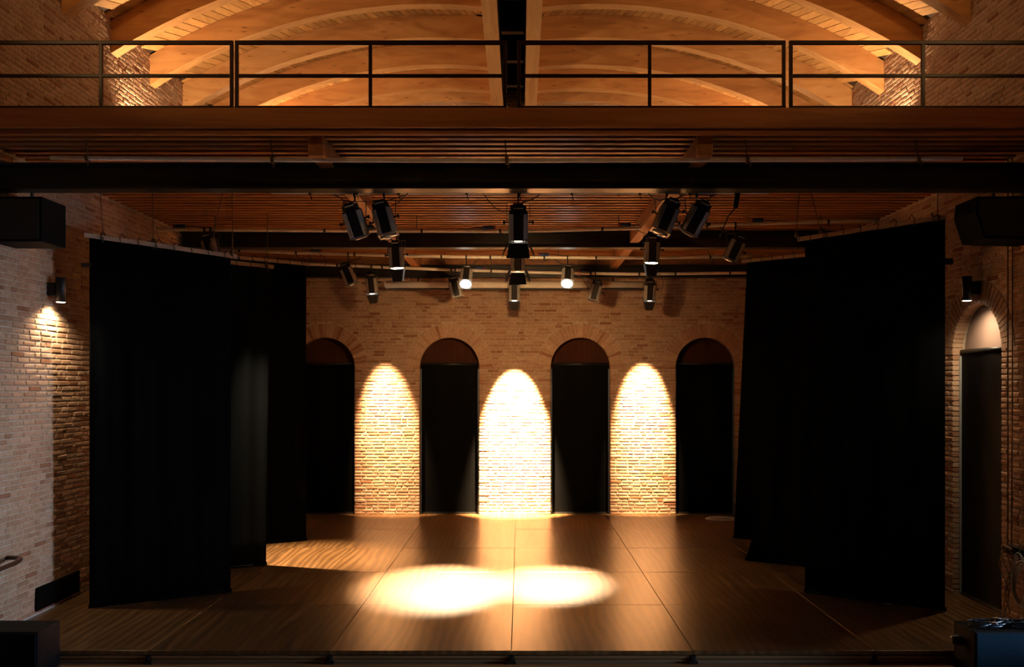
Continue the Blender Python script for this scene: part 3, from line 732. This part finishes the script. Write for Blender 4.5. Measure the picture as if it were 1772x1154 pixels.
# lantern meshes (axis: the beam leaves along local -z)
LH, HB = 0.40, 0.112
def lantern_meshes():
    me = {}
    c = 0.045
    octo = [(-HB+c, -HB), (HB-c, -HB), (HB, -HB+c), (HB, HB-c), (HB-c, HB), (-HB+c, HB), (-HB, HB-c), (-HB, -HB+c)]
    mb = MB(); mb.prism(octo, 'z', -LH/2, LH/2-0.07)
    o2 = [(x*0.86, y*0.86) for x, y in octo]
    mb.prism(o2, 'z', LH/2-0.07, LH/2); me['body'] = mb.mesh('body', 'lampblack')
    # four aluminium corner panels
    for q in range(4):
        mb = MB(); pts = []
        for k in range(7):
            a = math.radians(18+54*k/6)
            pts.append((math.cos(a)*0.082+0.040, math.sin(a)*0.082+0.040))
        inner = [(x-0.008, y-0.008) for x, y in reversed(pts)]
        poly = pts+inner
        ca, sa = math.cos(q*PI/2), math.sin(q*PI/2)
        poly = [(x*ca-y*sa, x*sa+y*ca) for x, y in poly]
        mb.prism(poly, 'z', -LH/2+0.012, LH/2-0.085); me['panel%d' % q] = mb.mesh('side_panel', 'silver')
    mb = MB()
    r1, r2 = HB+0.006, HB-0.02
    for (x0, x1, y0, y1) in ((-r1, r1, -r1, -r2), (-r1, r1, r2, r1), (-r1, -r2, -r2, r2), (r2, r1, -r2, r2)):
        mb.box(x0, x1, y0, y1, -LH/2-0.006, -LH/2+0.010)
    for (x, y) in ((-0.06, -r1-0.004), (0.06, -r1-0.004), (-0.06, r1+0.004), (0.06, r1+0.004)):
        mb.box(x-0.012, x+0.012, y-0.006, y+0.006, -LH/2-0.014, -LH/2+0.014)
    me['rim'] = mb.mesh('rim', 'rim')
    mb = MB(); mb.lathe([(0.100, -LH/2-0.003), (0.100, -LH/2-0.016), (0.08, -LH/2-0.024), (0.02, -LH/2-0.032)], 20)
    for k in ('lens', 'lens_lit', 'lens_glow'): me[k] = mb.mesh('lens', k)
    mb = MB(); mb.tube([(-0.05, -0.07, LH/2-0.03), (-0.05, -0.105, LH/2-0.012), (0.05, -0.105, LH/2-0.012), (0.05, -0.07, LH/2-0.03)], 0.009, 6)
    me['handle'] = mb.mesh('handle', 'rim')
    mb = MB()
    for k in range(5): mb.box(-0.06, 0.06, -0.1, 0.1, LH/2+0.002+k*0.006-0.002, LH/2+0.004+k*0.006-0.002)
    mb.box(-0.05, 0.05, -0.08, 0.08, LH/2-0.002, LH/2+0.026); me['vent'] = mb.mesh('vent_cap', 'lampblack')
    # barn doors: style -> (angle, length, taper) for leaves
    for sty, (al, ln, tp) in {'open': (26, 0.19, 1.25), 'shut': (-11, 0.20, 0.62)}.items():
        a = math.radians(al)
        b0, b1 = HB, HB*tp
        for q in range(4):
            vs = [(-b0, -HB, 0), (b0, -HB, 0), (b1, -HB-ln*math.sin(a), -ln*math.cos(a)), (-b1, -HB-ln*math.sin(a), -ln*math.cos(a))]
            vs2 = [(x, y-0.004, z) for x, y, z in vs]
            al_ = vs+vs2
            ca, sa = math.cos(q*PI/2), math.sin(q*PI/2)
            al_ = [(x*ca-y*sa, x*sa+y*ca, z-LH/2-0.030) for x, y, z in al_]
            mb = MB(); mb.add(al_, [(0, 1, 2, 3), (7, 6, 5, 4), (0, 4, 5, 1), (1, 5, 6, 2), (2, 6, 7, 3), (3, 7, 4, 0)])
            me['door_%s%d' % (sty, q)] = mb.mesh('barn_door', 'lampblack' if not (sty == 'shut' and q in (1, 3)) else 'lampblack')
    return me
LM = lantern_meshes()
def lantern(u, v, key, target, lab, barn=None, lens='lens', power=0, half=0.2, color=WARM, blend=0.5, spot_target=None, soft=0.045):
    Y = PIPES[key][0].y
    piv = P(u, v, Y); fine = PIPES[key]
    pz = zint(fine, piv.x)
    d = (Vector(target)-piv).normalized()
    zl = -d; yl = Vector((0, 1, 0))-zl*zl.y
    if yl.length < 0.05: yl = Vector((0, 0, 1))
    yl.normalize(); xl = yl.cross(zl)
    Rm = Matrix((xl, yl, zl)).transposed().to_4x4()
    root = empty('stage_lantern', (piv.x, Y, pz)); tag(root, lab, 'stage light', 'stage lanterns on the pipes')
    off = piv-root.location
    body = link('body', LM['body'], root, mat=Matrix.Translation(off) @ Rm)
    for q in range(4): link('side_panel', LM['panel%d' % q], body)
    link('rim', LM['rim'], body); link('lens', LM[lens], body); link('handle', LM['handle'], body); link('vent_cap', LM['vent'], body)
    if barn:
        for q in range(4): link('barn_door', LM['door_%s%d' % (barn, q)], body)
    hx = Vector((xl.x, xl.y, 0)); hx = hx.normalized() if hx.length > 0.05 else Vector((1, 0, 0))
    drop = off.z; cr = min(-0.07, drop+0.235); w = HB+0.028
    hz = Vector((0, 0, 1))
    mb = MB()
    for s in (-1, 1):
        a = off+xl*s*w; c = hx*s*w+Vector((0, 0, cr))
        mb.bar(a-(c-a).normalized()*0.02, c, 0.030, 0.006, up=hx)
    mb.bar(hx*(-w)+Vector((0, 0, cr)), hx*w+Vector((0, 0, cr)), 0.03, 0.006)
    mb.obj('yoke', 'lampblack', root)
    for s in (-1, 1):
        kb = MB(); a = off+xl*s*(HB); c = off+xl*s*(w+0.035); kb.tube([a, c], 0.009, 8); kb.tube([c-xl*s*0.012, c+xl*s*0.012], 0.022, 8); kb.obj('knob', 'lampblack', root)
    mb = MB()
    mb.box(-0.012, 0.012, -0.04, 0.04, 0.026, 0.04); mb.box(-0.012, 0.012, -0.045, -0.031, -0.05, 0.035); mb.box(-0.012, 0.012, 0.031, 0.045, -0.02, 0.035)
    mb.box(-0.012, 0.012, -0.045, 0.02, -0.06, -0.04); mb.tube([(0, 0, -0.055), (0, 0, cr)], 0.010, 8)
    mb.obj('clamp', 'lampblack', root)
    cb = MB(); top = off+zl*(LH/2-0.02)+yl*0.02
    sx = 1 if (int(u) % 2) else -1
    cb.tube([top, top+zl*0.06+hx*sx*0.05, Vector((sx*0.17, 0.02, cr*0.6)), Vector((sx*0.24, 0.0, cr*0.3)), Vector((sx*0.30, 0.0, 0.03))], 0.007, 6)
    cb.obj('cable', 'cableblack', root)
    if power:
        lp = piv+d*(LH/2+0.05)
        add_spot('lamp_beam', root, lp, spot_target or target, power, half, color, blend, soft)
    return root
D = Vector
def tgt(u, v, Y, dx, dy, dz): 
    p = P(u, v, Y); return (p.x+dx, p.y+dy, p.z+dz)
PW_WALL = 30000.0
PW_FLOOR = 48000.0
# front pipe
lantern(614, 382, 'p2', tgt(614, 382, 10.85, 0.30, 0.25, -1), 'grey and black lantern without flaps, left one of the front left pair')
lantern(665, 380, 'p2', tgt(665, 380, 10.85, 0.27, -0.05, -1), 'grey and black lantern without flaps, right one of the front left pair')
lantern(897, 385, 'p2', tgt(897, 385, 10.85, 0, 0.35, -1), 'large upright lantern with open flaps at the centre of the front pipe', 'open', 'lens_glow', 900, 0.7, WARM, 1.0)
lantern(1153, 376, 'p2', tgt(1153, 376, 10.85, -0.42, -0.05, -1), 'tilted grey lantern, left one of the front right pair')
lantern(1205, 377, 'p2', tgt(1205, 377, 10.85, -0.5, 0.25, -1), 'tilted black lantern with bright lens rim, right one of the front right pair')
# middle pipe
lantern(686, 441, 'p3', tgt(686, 441, 14.4, 0.05, 0.12, -1), 'lantern with closed flaps and bright rim, left on the middle pipe', 'shut', 'lens_glow')
lantern(896, 444, 'p3', tgt(896, 444, 14.4, 0, 0.62, -1), 'lantern with wide open flaps directly behind the large central lantern', 'open', 'lens_glow', 1050, 0.95, WARM2, 1.0, (-0.1, YB, 4.0), 0.15)
lantern(1128, 432, 'p3', tgt(1128, 432, 14.4, -0.02, 0.12, -1), 'lantern with closed flaps and bright rim, right on the middle pipe', 'shut', 'lens_glow')
lantern(1272, 430, 'p3', tgt(1272, 430, 14.4, -0.45, 0.1, -1), 'tilted lantern hanging just above the rear right curtain')
lantern(365, 428, 'p3', (-3.55, 14.65, 0), 'lantern half hidden behind the front left curtain top', None, 'lens_glow', 9000, 0.36, WARM3, 1.0)
# rear pipes
lantern(603, 475, 'p4', tgt(603, 475, 17.2, 0.42, 0.0, -1), 'tilted lantern with grey stripe left of the cream screen case')
lantern(807, 479, 'p4', (-1.2, 12.85, 0), 'lit lantern with glowing white lens, left of centre', None, 'lens_lit', PW_FLOOR, 0.20, WARM3, 1.0)
lantern(982, 478, 'p4', (0.42, 13.0, 0), 'lit lantern with glowing white lens, right of centre', None, 'lens_lit', PW_FLOOR*0.85, 0.175, WARM3, 1.0)
lantern(643, 489, 'p5', (-2.90, YB, 1.95), 'rear lantern with closed flaps at the left end of the cream screen case', 'shut', 'lens_glow', PW_WALL*0.45, 0.275, WARM, 1.0)
lantern(788, 497, 'p5', tgt(788, 497, 18.5, 0.22, 0.05, -1), 'small tilted lantern beside the left glowing lantern')
lantern(890, 501, 'p5', (-0.12, YB, 1.6), 'rear lantern with closed flaps in front of the cream screen case centre', 'shut', 'lens_glow', PW_WALL*4.0, 0.30, WARM, 1.0)
lantern(1030, 503, 'p5', tgt(1030, 503, 18.5, -0.28, 0.05, -1), 'small tilted lantern right of the right glowing lantern')
lantern(1124, 501, 'p5', (2.70, YB, 2.2), 'rear lantern with closed flaps at the right end of the cream screen case', 'shut', 'lens_glow', PW_WALL*0.8, 0.275, WARM, 1.0)

# ------------------------------------------------------------------ wall sconces
def sconce(x, y, z, side, lab, up=False, power=60, color=(1, 0.80, 0.52), half=1.0):
    """side +1: on the left wall (sticks out to +x)"""
    root = empty('wall_lamp', (x, y, z)); tag(root, lab, 'wall lamp')
    MB().bbox(min(0, side*0.11), max(0, side*0.11), -0.045, 0.045, -0.08, 0.09, 0.006).obj('bracket', 'black', root)
    cx = side*0.165; s = 1 if up else -1
    mb = MB(); r = 0.062
    mb.lathe([(r, -0.155), (r, 0.155)] if not up else [(r, -0.155), (r, 0.155)], 24)
    me = MB()
    me.lathe([(r-0.006, s*0.150), (r-0.002, s*0.158), (r, s*0.158), (r, -s*0.15), (r-0.004, -s*0.155), (0.02, -s*0.156)], 24)
    me.obj('housing', 'black', root, loc=(cx, 0, 0))
    mb = MB(); mb.lathe([(r-0.007, s*0.1585), (r-0.012, s*0.162), (0.02, s*0.164)], 20); mb.obj('bulb', 'bulb', root, loc=(cx, 0, 0))
    add_spot('lamp_beam', root, (x+cx, y, z+s*0.18), (x+cx-side*0.12, y, z+s*1.18) if not up else (x+cx+side*0.75, y+0.35, z+1.18), power, half, color, 1.0 if not up else 0.6, 0.03)
    return root
sconce(XL, 11.38, 4.07, 1, 'black cylinder wall lamp shining down the left brick wall', False, 150, half=1.25)
sconce(XR, 11.5, 4.10, -1, 'black cylinder wall lamp above the right side arch', False, 120, half=1.25)
sconce(XL, 13.75, 6.25, 1, 'uplight cylinder lamp on the left wall above the gallery', True, 450, (1, 0.70, 0.42), 1.35)
sconce(XL, 18.15, 6.3, 1, 'added unseen rear uplight on the left wall above the gallery', True, 800, (1, 0.70, 0.42), 1.35)  # added lamp pair, hidden by the gallery, brightens the rear roof beams
sconce(XR, 18.15, 6.3, -1, 'added unseen rear uplight on the right wall above the gallery', True, 700, (1, 0.70, 0.42), 1.35)  # right half of the added rear pair
sconce(XR, 13.75, 6.25, -1, 'uplight cylinder lamp on the right wall above the gallery', True, 410, (1, 0.70, 0.42), 1.35)
sconce(XL, 7.2, 6.4, 1, 'added unseen uplight on the left wall of the hall', True, 400, (1, 0.55, 0.2), 1.3)  # added lamp pair out of view, lifts the fascia and near roof
sconce(XR, 7.2, 6.4, -1, 'added unseen uplight on the right wall of the hall', True, 400, (1, 0.55, 0.2), 1.3)  # right half of the added hall pair

# ------------------------------------------------------------------ loudspeakers
o = empty('hanging_speaker', (-5.72, 10.35, 4.48)); tag(o, 'black box loudspeaker hung high on the left wall', 'loudspeaker')
mb = MB(); mb.bbox(-0.30, 0.31, -0.27, 0.27, 0.0, 0.51, 0.012); mb.obj('cabinet', 'speaker', o)
MB().bbox(-0.27, 0.28, -0.285, -0.27, 0.03, 0.48, 0.004).obj('grille', 'vent', o)
MB().bar((0.0, 0.1, 0.51), (0.0, 0.1, 0.80), 0.04, 0.02, up=(1, 0, 0)).obj('hanger', 'black', o)
o = empty('hanging_speaker', (5.55, 10.35, 4.50)); tag(o, 'black wedge loudspeaker hung high on the right wall', 'loudspeaker')
MB().prism([(-0.37, 0.49), (-0.39, 0.32), (-0.29, 0.02), (0.36, 0.0), (0.36, 0.50)], 'y', -0.25, 0.25).obj('cabinet', 'speaker', o)
MB().prism([(-0.34, 0.46), (-0.36, 0.32), (-0.27, 0.05), (0.33, 0.03), (0.33, 0.47)], 'y', -0.265, -0.25).obj('grille', 'vent', o)
MB().bar((0.0, 0.1, 0.49), (0.0, 0.1, 0.80), 0.04, 0.02, up=(1, 0, 0)).obj('hanger', 'black', o)
def sub(x0, x1, lab, gm):
    o = empty('subwoofer', ((x0+x1)/2, 9.31, HF)); tag(o, lab, 'subwoofer'); h = (x1-x0)/2
    MB().bbox(-h, h, -0.205, 0.245, 0.0, 0.475, 0.012).obj('cabinet', 'speaker', o)
    MB().bbox(-h+0.012, h-0.012, -0.225, -0.204, 0.012, 0.463, 0.006).obj('grille', gm, o)
    return o
sub(-5.78, -4.93, 'black subwoofer box on the floor at the left stage corner', 'speaker')
o = sub(4.645, 5.55, 'black subwoofer box with daylight-blue tinted front and cables on top', 'grille')
MB().bbox(-0.455-0.10, -0.448, 0.05, 0.12, 0.27, 0.36, 0.01).obj('side_handle', 'black', o)
# cables lying on the subwoofer
rc = random.Random(9)
for k in range(6):
    cx, cy = 4.80+0.13*k+rc.uniform(-0.02, 0.02), 9.30+rc.uniform(-0.08, 0.1)
    z0 = HF+0.475
    pts = []
    r1 = 0.08+0.03*rc.random(); a0 = rc.random()*6
    for q in range(46):
        a = a0+q*0.42; r = r1*(1+0.18*math.sin(q*0.7+k)); pts.append((cx+1.25*r*math.cos(a), cy+r*0.9*math.sin(a), z0+0.010+0.0012*q+0.006*abs(math.sin(q*0.5))))
    end = pts[-1]
    o = empty('cable_bundle', (cx, cy, z0)); W_ = Vector((cx, cy, z0))
    names = ['leftmost', 'second', 'third', 'fourth', 'fifth', 'rightmost']
    tag(o, '%s daylight-tinted cable loop from the left on the right subwoofer' % names[k] if k not in (0, 5) else '%s daylight-tinted cable loop on the right subwoofer' % names[k], 'cable', 'cable loops on the right subwoofer')
    MB().tube([Vector(p)-W_ for p in pts], 0.0085, 6).obj('cord', 'cableblue', o)
    e = Vector(end)-W_
    MB().tube([e, e+Vector((0.03, -0.03, 0.0)), e+Vector((0.06, -0.055, -0.002))], 0.013, 8).obj('plug', 'chrome', o)

# ------------------------------------------------------------------ projection screen case
a, c = P(668, 493, 19.0), P(1116, 493, 19.0)
o = empty('screen_case', (a.x, 19.0, a.z)); tag(o, 'long cream roll-up screen case hung in front of the back wall', 'projection screen')
L = c.x-a.x
MB().tube([(0, 0, 0), (L, 0, 0)], 0.075, 16).obj('case', 'screen', o)
MB().bbox(0.05, L-0.02, -0.035, 0.035, -0.10, -0.072, 0.005).obj('bottom_slot', 'black', o)
MB().bbox(-0.03, 0.0, -0.06, 0.06, -0.05, 0.06, 0.008).obj('end_cap', 'screen', o); MB().bbox(L, L+0.03, -0.06, 0.06, -0.05, 0.06, 0.008).obj('end_cap', 'screen', o)
for f in (0.12, 0.5, 0.88): MB().bar((L*f, 0.06, 0.03), (L*f, 0.22, 0.19), 0.03, 0.012).obj('hanger', 'black', o)

# ------------------------------------------------------------------ ropes
def rope(pts, lab, r=0.006, knot=None, group='thin ropes hanging from the slatted ceiling', mat='rope'):
    b0 = Vector(pts[-1]); o = empty('rope', b0); tag(o, lab, 'rope', group)
    MB().tube([Vector(p)-b0 for p in pts], r, 6).obj('cord', mat, o)
    if knot:
        mb = MB(); k = Vector(knot)-b0
        for q in range(3):
            mb.tube([k+Vector((0.012*(q-1), 0.038*math.cos(a), 0.038*math.sin(a))) for a in [2*PI*i/10 for i in range(10)]], 0.008, 6, closed=True)
        mb.tube([k+Vector((0, -0.035, 0)), k+Vector((0.03, -0.05, -0.05)), k+Vector((0.02, -0.05, -0.10))], 0.006, 5)
        mb.obj('knot', mat, o)
    return o
PN = ['at its left end', 'left of the left joist', 'at the centre', 'right of the right joist', 'at its right end']
for i, u in enumerate((152, 472, 877, 1293, 1588)):
    x = (u-UC)*9.9/F; z = zint(PIPES['p1'], x)
    rope([(x-0.02, 9.9, ZC), (x, 9.9, z)], 'short rope holding the long pale pipe %s' % PN[i], 0.007, (x, 9.9, z), 'ropes holding the long pale pipe')
def hang(uvt, uvb, Y, lab):
    a, c = P(*uvt, Y), P(*uvb, Y); a.z = min(a.z, ZC) if a.z > ZC else a.z
    rope([(a.x, Y, ZC), (a.x+(c.x-a.x)*0.2, Y, ZC-(ZC-c.z)*0.2), c], lab, 0.0055, c)
hang((388, 345), (366, 425), 12.13, 'slanting rope tied to the inner end of the front left batten')
hang((263, 362), (266, 419), 11.8, 'rope tied to the middle of the front left batten')
hang((402, 345), (402, 438), 12.26, 'vertical rope tied to the inner tip of the front left batten')
hang((172, 335), (178, 408), 11.48, 'rope tied near the wall end of the front left batten')
hang((463, 445), (463, 459), 14.1, 'short rope on the middle left batten tip')
hang((1384, 340), (1378, 405), 12.26, 'vertical rope tied to the inner tip of the front right batten')
hang((1400, 340), (1420, 399), 12.1, 'slanting rope tied to the front right batten')
hang((1623, 330), (1622, 377), 11.25, 'rope tied to the wall end of the front right batten')
# hauling lines at the right wall and their cleat
for k, u in enumerate((1744, 1752)):
    Y = 10.62+0.05*k; x = (u-UC)*Y/F
    rope([(x, Y, ZC), (x, Y, 3.0), (x-0.01*k, Y, 0.93)], '%s long hauling rope running down the right wall' % ('left' if k == 0 else 'right'), 0.008, None, 'hauling ropes on the right wall')
o = empty('rope_cleat', (XR, 10.5, 0.90)); tag(o, 'dark cleat bar on the right wall with ropes wound round it', 'cleat')
MB().bbox(-0.10, -0.06, -0.45, 0.20, -0.045, 0.045, 0.008).obj('bar', 'black', o)
for yy in (-0.3, 0.1): MB().bbox(-0.06, 0.0, yy-0.03, yy+0.03, -0.03, 0.03, 0.005).obj('stand_off', 'black', o)
rr = random.Random(21)
for k in range(4):
    y0 = 10.66-0.05*k; x = XR-0.13-0.01*k
    pts = [(x, y0, 0.93)]
    for q in range(1, 9): pts.append((x-0.01*rr.random()-0.04*math.sin(q*0.8+k), y0+0.035*math.sin(q*0.9+k*1.3), 0.93-q*(0.105-0.004*k)))
    pts.append((x-0.12-0.03*k, y0-0.05, 0.02+0.012))
    rope(pts, ['slack rope tail nearest the side arch under the cleat', 'second slack rope tail from the side arch under the cleat', 'third slack rope tail from the side arch under the cleat', 'slack rope tail nearest the hanging pale coil'][k], 0.006, (x, y0, 0.90), 'rope tails below the cleat')
o = empty('cable_coil', (XR-0.14, 10.28, 0.62)); tag(o, 'pale coil of cable hanging from the cleat bar', 'cable coil')
mb = MB()
for k in range(7):
    ry, rz = 0.15+0.008*k, 0.30-0.012*k
    mb.tube([(0.012*(k-3)+0.008*math.sin(a*3+k), ry*math.cos(a)+0.01*math.sin(k), rz*math.sin(a)-0.02*k) for a in [2*PI*i/28 for i in range(28)]], 0.007, 6, closed=True)
mb.obj('loops', 'cablewhite', o)
MB().tube([(-0.03, -0.01, 0.22), (-0.045, 0.0, 0.30), (0.0, 0.02, 0.33), (0.05, 0.01, 0.28)], 0.007, 6).obj('hook', 'black', o)

# coil of cable on the stage floor by the rear right curtain
p = P(1246, 898, 18.9)
o = empty('floor_cable_coil', (p.x, 18.85, 0)); tag(o, 'pale cable coil lying on the stage floor near the rear right curtain', 'cable coil')
mb = MB()
for k in range(5):
    r = 0.20+0.022*k
    mb.tube([(r*1.15*math.cos(a)+0.015*math.sin(k*2), r*math.sin(a)+0.02*math.cos(k), 0.012+0.008*(k % 3)+0.004*math.sin(a*3+k)) for a in [2*PI*i/30 for i in range(30)]], 0.009, 6, closed=True)
mb.obj('loops', 'cablewhite', o)
MB().tube([(0.2, -0.1, 0.014), (0.1, -0.02, 0.02), (-0.05, 0.06, 0.02), (-0.28, 0.03, 0.014)], 0.009, 6).obj('tail', 'cablewhite', o)

# ------------------------------------------------------------------ plugs and cables on the pipes
def plug(u, key, lab, hang_=None, s=1):
    fine = PIPES[key]; Y = fine[0].y; x = (u-UC)*Y/F; z = zint(fine, x)+0.055
    o = empty('power_plug', (x, Y, z)); tag(o, lab, 'plug', 'blue and red plugs on the pipes')
    MB().tube([(-0.10, 0, 0), (-0.085, 0, 0), (-0.08, 0, 0), (0.07, 0, 0), (0.085, 0, 0)], [0.022, 0.030, 0.034, 0.034, 0.024], 10).obj('shell', 'plugblue', o)
    MB().tube([(0.088*s, 0, 0), (0.115*s, 0, 0)], 0.034, 10).obj('collar', 'plugred', o)
    MB().tube([(0.10*s, 0, -0.03), (0.10*s, 0, -0.10)], 0.010, 6).obj('strap', 'plugred', o)
    MB().tube([(-0.10*s, 0, 0), (-0.2*s, 0, 0.0), (-0.34*s, 0.0, -0.02), (-0.5*s, 0, -0.028)], 0.008, 6).obj('lead', 'cableblack', o)
    return o
plug(845, 'p3', 'blue plug with red collar on the middle pipe, left of the central lanterns')
plug(1083, 'p3', 'blue plug with red collar on the middle pipe, left of the front right pair', s=-1)
plug(640, 'p3', 'blue plug with red collar between the front left pair of lanterns')
plug(312, 'p3', 'blue plug at the far left end of the middle pipe', s=-1)
plug(1312, 'p3', 'dark blue plug on the rising right end of the middle pipe', s=-1)
plug(546, 'p4', 'blue plug on the pipe just above the left tilted lantern')
plug(942, 'p4', 'blue plug on the pipe right of the central lanterns', s=-1)
plug(830, 'p5', 'blue plug on the rearmost pipe beside the left glowing lantern')
plug(1010, 'p5', 'blue plug on the rearmost pipe beside the right glowing lantern', s=-1)
plug(1085, 'p2', 'dark plug on the front pipe left of the front right pair', s=-1)
o = empty('cable_connector', P(1275, 345, 10.85)); tag(o, 'black inline connector dangling from the front pipe at right', 'connector')
MB().tube([(0.02, 0, 0.11), (0.015, 0, 0.09), (-0.015, 0, -0.09), (-0.02, 0, -0.11)], [0.02, 0.032, 0.032, 0.018], 10).obj('shell', 'lampblack', o)
MB().tube([(0.02, 0, 0.1), (0.03, 0, 0.2), (0.04, 0, 0.24)], 0.008, 6).obj('lead', 'cableblack', o)
MB().tube([(-0.02, 0, -0.10), (-0.10, 0, -0.2), (-0.16, 0, -0.34), (-0.2, 0.02, -0.45)], 0.008, 6).obj('lead', 'cableblack', o)
def cab(key, pts, lab):
    Y = PIPES[key][0].y
    q = [P(u, v, Y-0.03) for u, v in pts]; o = empty('loose_cable', q[0]); tag(o, lab, 'cable', 'loose black cables on the pipes')
    MB().tube([p-q[0] for p in q], 0.006, 6).obj('cord', 'cableblack', o)
cab('p2', [(836, 334), (845, 347), (857, 360), (870, 366), (884, 365)], 'thin black cable curving to the large central lantern')
cab('p2', [(706, 334), (698, 342), (688, 352), (676, 356)], 'thin black cable curving to the front left pair')
cab('p2', [(1122, 334), (1130, 343), (1142, 347), (1152, 344)], 'thin black cable curving to the front right pair')
cab('p5', [(1006, 476), (1011, 488), (1018, 497), (1024, 499)], 'thin black cable curving to the right small tilted lantern')
cab('p5', [(1142, 475), (1148, 486), (1147, 497), (1136, 502)], 'thin black cable curving to the rear right lantern')
cab('p4', [(552, 438), (562, 446), (564, 456), (560, 462)], 'thin black cable loop under the left plug')
cab('p4', [(909, 446), (925, 454), (940, 453), (951, 448)], 'thin black cable swag right of the central lanterns')

# ------------------------------------------------------------------ small wall items
o = empty('wall_vent', (XL+0.012, 11.6, 0.04)); tag(o, 'low black vent grille at the foot of the left wall', 'vent')
MB().bbox(0.0, 0.02, -0.54, 0.54, 0.0, 0.29, 0.005).obj('plate', 'pitch', o)
mb = MB().bbox(0.018, 0.03, -0.52, 0.52, -0.006, 0.006, 0.002).mesh('louvre', 'pitch')
for k in range(9): link('louvre', mb, o, (0, 0, 0.03+k*0.03))
o = empty('handrail', (XL, 10.0, 0.80)); tag(o, 'dark handrail end curving back to the left wall', 'handrail')
MB().tube([(0.23, -1.4, -0.02), (0.23, 0.2, 0.01), (0.225, 0.32, 0.02), (0.20, 0.40, 0.024), (0.15, 0.44, 0.026), (0.08, 0.45, 0.03), (0.0, 0.45, 0.03)], 0.027, 12).obj('rail', 'handrail', o)
MB().tube([(0.0, -0.7, -0.06), (0.15, -0.7, -0.05), (0.23, -0.7, -0.02)], 0.012, 8).obj('bracket', 'black', o)
o = empty('floor_cable', (XL+0.03, 10.0, 0)); tag(o, 'thin pale cable lying along the foot of the left wall', 'cable')
MB().tube([(0, 0, 0.012), (0.0, 0.6, 0.012), (0.004, 1.2, 0.012), (0.0, 1.6, 0.012)], 0.010, 6).obj('cord', 'cablewhite', o)
